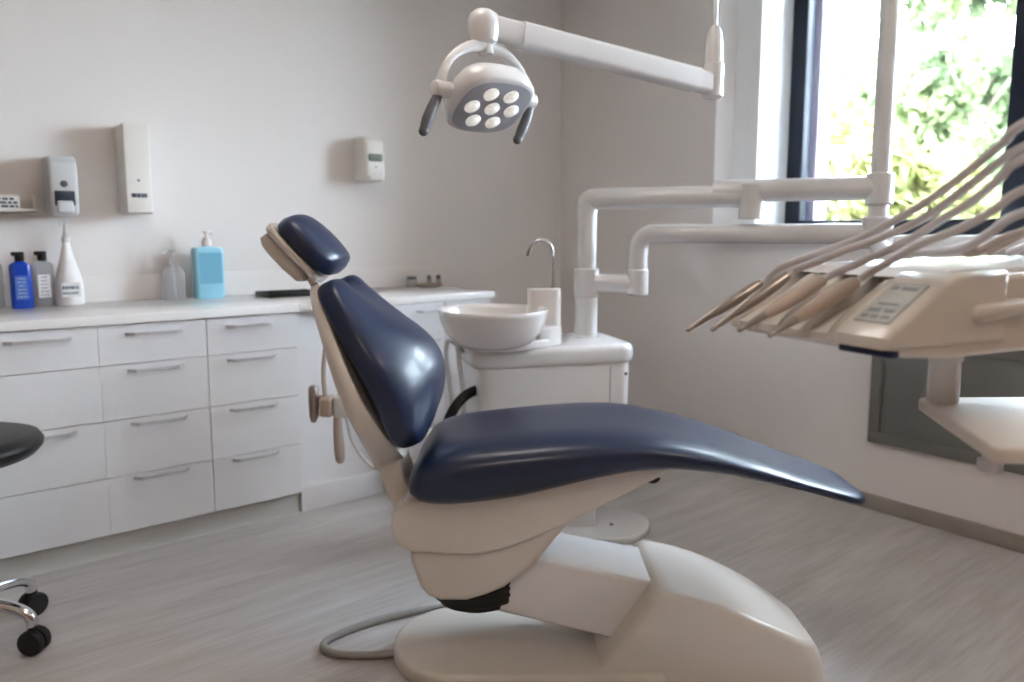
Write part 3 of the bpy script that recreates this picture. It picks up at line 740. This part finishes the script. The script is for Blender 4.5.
for a in (.0895, .1325, .1775, .2225, .266):
    b = new(); prism(b, [(-.002, 1.060), (-.002, 1.068), (.006, 1.080), (.05, 1.110), (.09, 1.132), (.12, 1.146), (.15, 1.149), (.15, 1.07)], a-.0095, a+.0095, 'x', .006, 3, mtx=TM); tb.part('holder_fin', b, M['shell'], body)
b = new(); box(b, (.0, -.004, 1.052), (.075, .012, 1.0605), .002, mtx=TM); tb.part('trim_strip', b, M['navy'], body)
b = new(); capsule(b, TM @ Vector((-.001, .13, 1.098)), TM @ Vector((-.001, .24, 1.104)), .012); tb.part('grip', b, M['shell'], body)
b = new(); lathe(b, [(.0225, .938), (.0225, 1.0), (.0255, 1.004), (.0255, 1.05)], (.669, 1.147, 0), n=26); tb.part('tray_post', b, M['shell2'])
b = new(); pts = [(p.x, p.y) for p in fillet([(.85, 1.174, 0), (.642, 1.171, 0), (.583, .884, 0), (.85, .872, 0), (.88, 1.0, 0)], .014, 5)]
prism(b, pts, .919, .939, 'z', .005); tr = tb.part('tray', b, M['tray'])
b = new(); lathe(b, [(.010, .924), (.010, .897), (.0155, .893), (.0155, .879), (.011, .874)], (.645, .985, 0), n=20); tb.part('tray_knob', b, M['grey'], tr)

# handpieces: each lies in its slot with its own hose
def handpiece(a, label, tip_z, rear_z, rr, hose, m, s0=-.06, s1=.085):
    p_t = TM @ Vector((a, s0, tip_z)); p_r = TM @ Vector((a, s1, rear_z))
    h = Stand('handpiece', label, 'handpiece', p_r.x, p_r.y, p_r.z, 'handpieces in the instrument table')
    v = p_r-p_t
    b = new(); tube(b, [p_t+v*.28, p_t+v*.4, p_t+v*.6, p_t+v*.85, p_r], [rr*.55, rr*.8, rr, rr*.95, rr*.75], 16, sm=False); h.part('handle', b, M[m])
    b = new(); tube(b, [p_t, p_t+v*.1, p_t+v*.3], [.0016, .0032, .0042, rr*.55], 12, sm=False); capsule(b, p_t-v.normalized()*.004, p_t+v.normalized()*.008, .0032); h.part('tip', b, M['hand'])
    b = new(); tube(b, [p_r-v*.06, p_r+v*.12]+[Vector(q) for q in hose], .0052, 12, 8); h.part('hose', b, M['grey'])
tail = lambda u, d, z, k=0: [(u+.10, d, z+.05-.006*k), (.84-.03*k, d+.06, z+.03-.012*k), (.87-.03*k, d+.16, max(1.20, z-.09)), (.87-.03*k, 1.14, 1.168)]
handpiece(.245, 'slim turbine handpiece in the farthest slot with topmost hose', 1.063, 1.124, .0085, [(.386, 1.075, 1.150), (.421, 1.04, 1.169), (.457, .99, 1.192), (.485, .95, 1.217), (.503, .91, 1.24), (.520, .87, 1.269), (.530, .83, 1.295), (.539, .81, 1.313)]+tail(.539, .81, 1.313), 'hand', -.103, .024)
handpiece(.20, 'slim handpiece in the second slot from the far end', 1.069, 1.137, .009, [(.414, 1.03, 1.157), (.438, 1.0, 1.174), (.476, .96, 1.195), (.505, .92, 1.219), (.522, .88, 1.248), (.537, .846, 1.275), (.551, .826, 1.290)]+tail(.551, .826, 1.290, 1), 'hand', -.097, .031)
handpiece(.155, 'pale handpiece in the third slot from the far end', 1.073, 1.133, .0105, [(.486, .945, 1.184), (.508, .90, 1.213), (.526, .87, 1.234), (.538, .845, 1.257), (.552, .83, 1.277)]+tail(.552, .83, 1.277, 2), 'beige', -.091, .05)
handpiece(.11, 'thick ribbed handpiece in the slot next to the display', 1.071, 1.133, .0115, [(.486, .915, 1.180), (.512, .87, 1.202), (.532, .845, 1.221), (.555, .825, 1.245)]+tail(.555, .825, 1.245, 3), 'beige', -.082, .06)
def loose(label, pts, m, r=.0056):
    q = Vector(pts[0]); h = Stand('instrument_hose', label, 'hose', q.x, q.y, q.z, 'hoses rising from the table top')
    b = new(); tube(b, pts, r, 12, 8); lathe(b, [(r*1.3, 0), (r*1.5, .004), (r*1.5, .02), (r, .024)], pts[0], Vector(pts[1])-Vector(pts[0]), 14); h.part('hose_body', b, M[m])
loose('grey hose lying on the white top behind the display', [(.499, .985, 1.172), (.525, .945, 1.174), (.541, .905, 1.181), (.555, .88, 1.198), (.574, .86, 1.219)]+tail(.574, .86, 1.219, 4), 'grey')
loose('tan hose curving up from the back of the table', [(.589, .98, 1.174), (.595, .95, 1.179), (.603, .925, 1.192), (.616, .91, 1.200)]+[(.645, .93, 1.216), (.70, 1.0, 1.212), (.72, 1.08, 1.192), (.72, 1.14, 1.168)], 'beige')

# ------------------------------------------------------------------ suction holder behind the backrest
sh = Stand('suction_holder', 'assistant holder with suction handpieces and hoses hanging behind the backrest', 'suction holder', -.58, 2.5, .35)
b = new(); box(b, (-.60, 2.47, .575), (-.54, 2.53, .648), .008, 3); tube(b, [(-.56, 2.5, .61), (-.45, 2.5, .60), (-.33, 2.48, .56), (-.2, 2.40, .47), (-.13, 2.30, .44), (-.11, 2.245, .44)], .018, 14); sh.part('bracket', b, M['shell2'])
b = new(); box(b, (-.648, 2.465, .578), (-.602, 2.535, .645), .012, 3); sh.part('holder_block', b, M['beige'])
b = new(); tube(b, [(-.675, 2.5, .555), (-.673, 2.5, .575), (-.672, 2.5, .62), (-.672, 2.5, .672), (-.672, 2.5, .68)], [.008, .015, .018, .017, .011], 16, sm=False); tube(b, [(-.655, 2.5, .64), (-.64, 2.5, .64)], .008); sh.part('saliva_ejector', b, M['hand'])
b = new(); tube(b, [(-.585, 2.47, .58), (-.584, 2.465, .53), (-.580, 2.46, .47), (-.578, 2.46, .435), (-.577, 2.46, .425)], [.014, .016, .018, .016, .010], 16, sm=False); sh.part('suction_handle', b, M['beige'])
b = new(); tube(b, [(-.632, 2.5, .64), (-.636, 2.5, .70), (-.633, 2.5, .76), (-.62, 2.5, .84), (-.60, 2.52, .88), (-.56, 2.54, .86), (-.52, 2.54, .74), (-.50, 2.52, .63)], .008, 10); sh.part('hose', b, M['beige'])
b = new(); tube(b, [(-.567, 2.5, .60), (-.560, 2.5, .55), (-.545, 2.5, .49), (-.51, 2.5, .43), (-.465, 2.5, .392), (-.4, 2.48, .40), (-.3, 2.44, .46)], .006, 10); sh.part('hose', b, M['grey'])

# ------------------------------------------------------------------ stool
so = Stand('stool', 'black round stool on chrome five-star base at the picture edge', 'stool', -1.585, 2.04, 0)
SC = (-1.585, 2.04, 0)
b = new(); lathe(b, [(.1, .560), (.19, .558), (.222, .566), (.238, .584), (.240, .598), (.23, .614), (.2, .624), (.1, .628), (.02, .628)], SC, n=48); so.part('seat', b, M['black'], ang=60)
b = new(); lathe(b, [(.10, .545), (.10, .56)], SC, n=28); so.part('seat_plate', b, M['steel'])
b = new(); lathe(b, [(.03, .10), (.03, .33), (.024, .335), (.016, .34), (.016, .545)], SC, n=24); so.part('gas_column', b, M['chrome'])
b = new(); lathe(b, [(.045, .085), (.05, .09), (.05, .145), (.035, .155)], SC, n=24); so.part('hub', b, M['chrome'])
for i in range(5):
    a = R(-3+72*i); di = Vector((math.cos(a), math.sin(a), 0)); o_ = Vector(SC)
    b = new(); tube(b, [o_+di*.03+Vector((0, 0, .135)), o_+di*.10+Vector((0, 0, .142)), o_+di*.17+Vector((0, 0, .132)), o_+di*.208+Vector((0, 0, .112)), o_+di*.218+Vector((0, 0, .082))], [.024, .02, .017, .016, .017], 14); lg = so.part('leg', b, M['chrome'])
    c = o_+di*.218+Vector((0, 0, .037)); sw = Vector((-di.y, di.x, 0))
    b = new()
    for sg in (-1, 1): lathe(b, [(.012, .004), (.034, .004), (.037, .009), (.037, .02), (.033, .026), (.012, .027)], c, sw*sg, 22)
    box(b, c-Vector((.006, .006, .01)), c+Vector((.006, .006, .05)), .002); lathe(b, [(.015, .03), (.015, .05)], c, n=16)
    so.part('caster', b, M['rubber'], lg)

# ------------------------------------------------------------------ outside: ground and trees
b = new(); box(b, (XO+.13, -40, -.5), (60, 40, -.4)); g = struct('ground', b, M['ground_grey'])
def tree(label, x, y, h, rad, zc, n, m, seed, sq_=1.0):
    rnd = random.Random(seed)
    t = thing('tree', label, 'tree', (x, y, -.4), rnd.uniform(0, 6), 'trees outside the window')
    b = new(); tube(b, [(0, 0, 0), (.06, .03, h*.3), (.0, .05, h*.6), (.05, -.05, h*.8)], [.13, .09, .06, .02], 10)
    for i in range(6):
        a = rnd.uniform(0, 2*PI); z0 = h*rnd.uniform(.3, .65)
        tube(b, [(0, 0, z0), (math.cos(a)*rad*.4, math.sin(a)*rad*.4, z0+rad*.3), (math.cos(a)*rad*.75, math.sin(a)*rad*.75, z0+rad*.45)], [.04, .025, .012], 6)
    obj('trunk', b, M['bark'], t)
    verts = []; faces = []
    blobs = []
    for _ in range(26):
        a = rnd.uniform(0, 2*PI); q = rad*.62*math.sqrt(rnd.random()); blobs.append((Vector((math.cos(a)*q, math.sin(a)*q, zc+rnd.uniform(-1, 1)*h*.36)), rad*rnd.uniform(.25, .4)))
    for i in range(n):
        c, r = rnd.choice(blobs); v = Vector((rnd.gauss(0, 1), rnd.gauss(0, 1), rnd.gauss(0, 1))).normalized()*r*rnd.random()**.4; p = c+v
        s = rnd.uniform(.07, .13)*(1 if y < 4 or x < 10 else x/9); ax = Vector((rnd.gauss(0, 1), rnd.gauss(0, 1), rnd.gauss(0, 1))).normalized(); e1 = ax.orthogonal().normalized(); e2 = ax.cross(e1)
        k = len(verts); verts += [p-e1*s, p+e2*s*.5+ax*s*.15, p+e1*s, p-e2*s*.5+ax*s*.15]; faces.append((k, k+1, k+2, k+3))
    me = bpy.data.meshes.new('crown'); me.from_pydata(verts, [], faces); me.materials.append(M[m])
    o = bpy.data.objects.new('crown', me); C.objects.link(o); o.parent = t
tree('yellow green bushy tree nearest outside the window', 7.4, 3.6, 3.0, 1.2, 1.5, 14000, 'leaf1', 1)
tree('taller green tree outside beside the dark mullion', 11.3, 4.3, 5.6, 1.7, 4.3, 9000, 'leaf2', 2)
tree('yellowish tree outside low near the brick edge', 13.5, 8.0, 3.8, 1.9, 2.1, 18000, 'leaf1', 3)
tree('wide green tree farthest outside behind the lamp pole', 21, 9.6, 6.2, 3.7, 3.1, 30000, 'leaf2', 4)
tree('green tree outside hidden by the broad mullion', 8.6, .3, 4.4, 1.4, 2.6, 5000, 'leaf2', 5)

# ------------------------------------------------------------------ light
w = bpy.data.worlds.new('overcast_sky'); bpy.context.scene.world = w; w.use_nodes = True
bg = w.node_tree.nodes['Background']; bg.inputs['Color'].default_value = (.76, .85, 1.0, 1); bg.inputs['Strength'].default_value = 16
l = bpy.data.lights.new('sun', 'SUN'); l.energy = 2.0; l.angle = R(3); l.color = (1, .93, .8)
o = bpy.data.objects.new('sun', l); C.objects.link(o); o.rotation_euler = Vector((.75, -.25, -.62)).to_track_quat('-Z', 'Y').to_euler()

# ------------------------------------------------------------------ camera
cd = bpy.data.cameras.new('camera'); cam = bpy.data.objects.new('camera', cd); C.objects.link(cam)
cam.location = (0, 0, 1.2); cam.rotation_euler = (R(90-6.946), 0, ROT)
cd.sensor_width = 36; cd.lens = 26.463; cd.shift_y = -.01787; cd.clip_start = .05
cd.dof.use_dof = True; cd.dof.focus_distance = 1.55; cd.dof.aperture_fstop = 2.8
sc = bpy.context.scene; sc.camera = cam
sc.view_settings.view_transform = 'Standard'; sc.view_settings.look = 'None'; sc.view_settings.gamma = 1
sc.view_settings.use_curve_mapping = False; sc.view_settings.exposure = 1.38
sc.cycles.use_denoising = True; sc.cycles.max_bounces = 10; sc.cycles.sample_clamp_indirect = 8
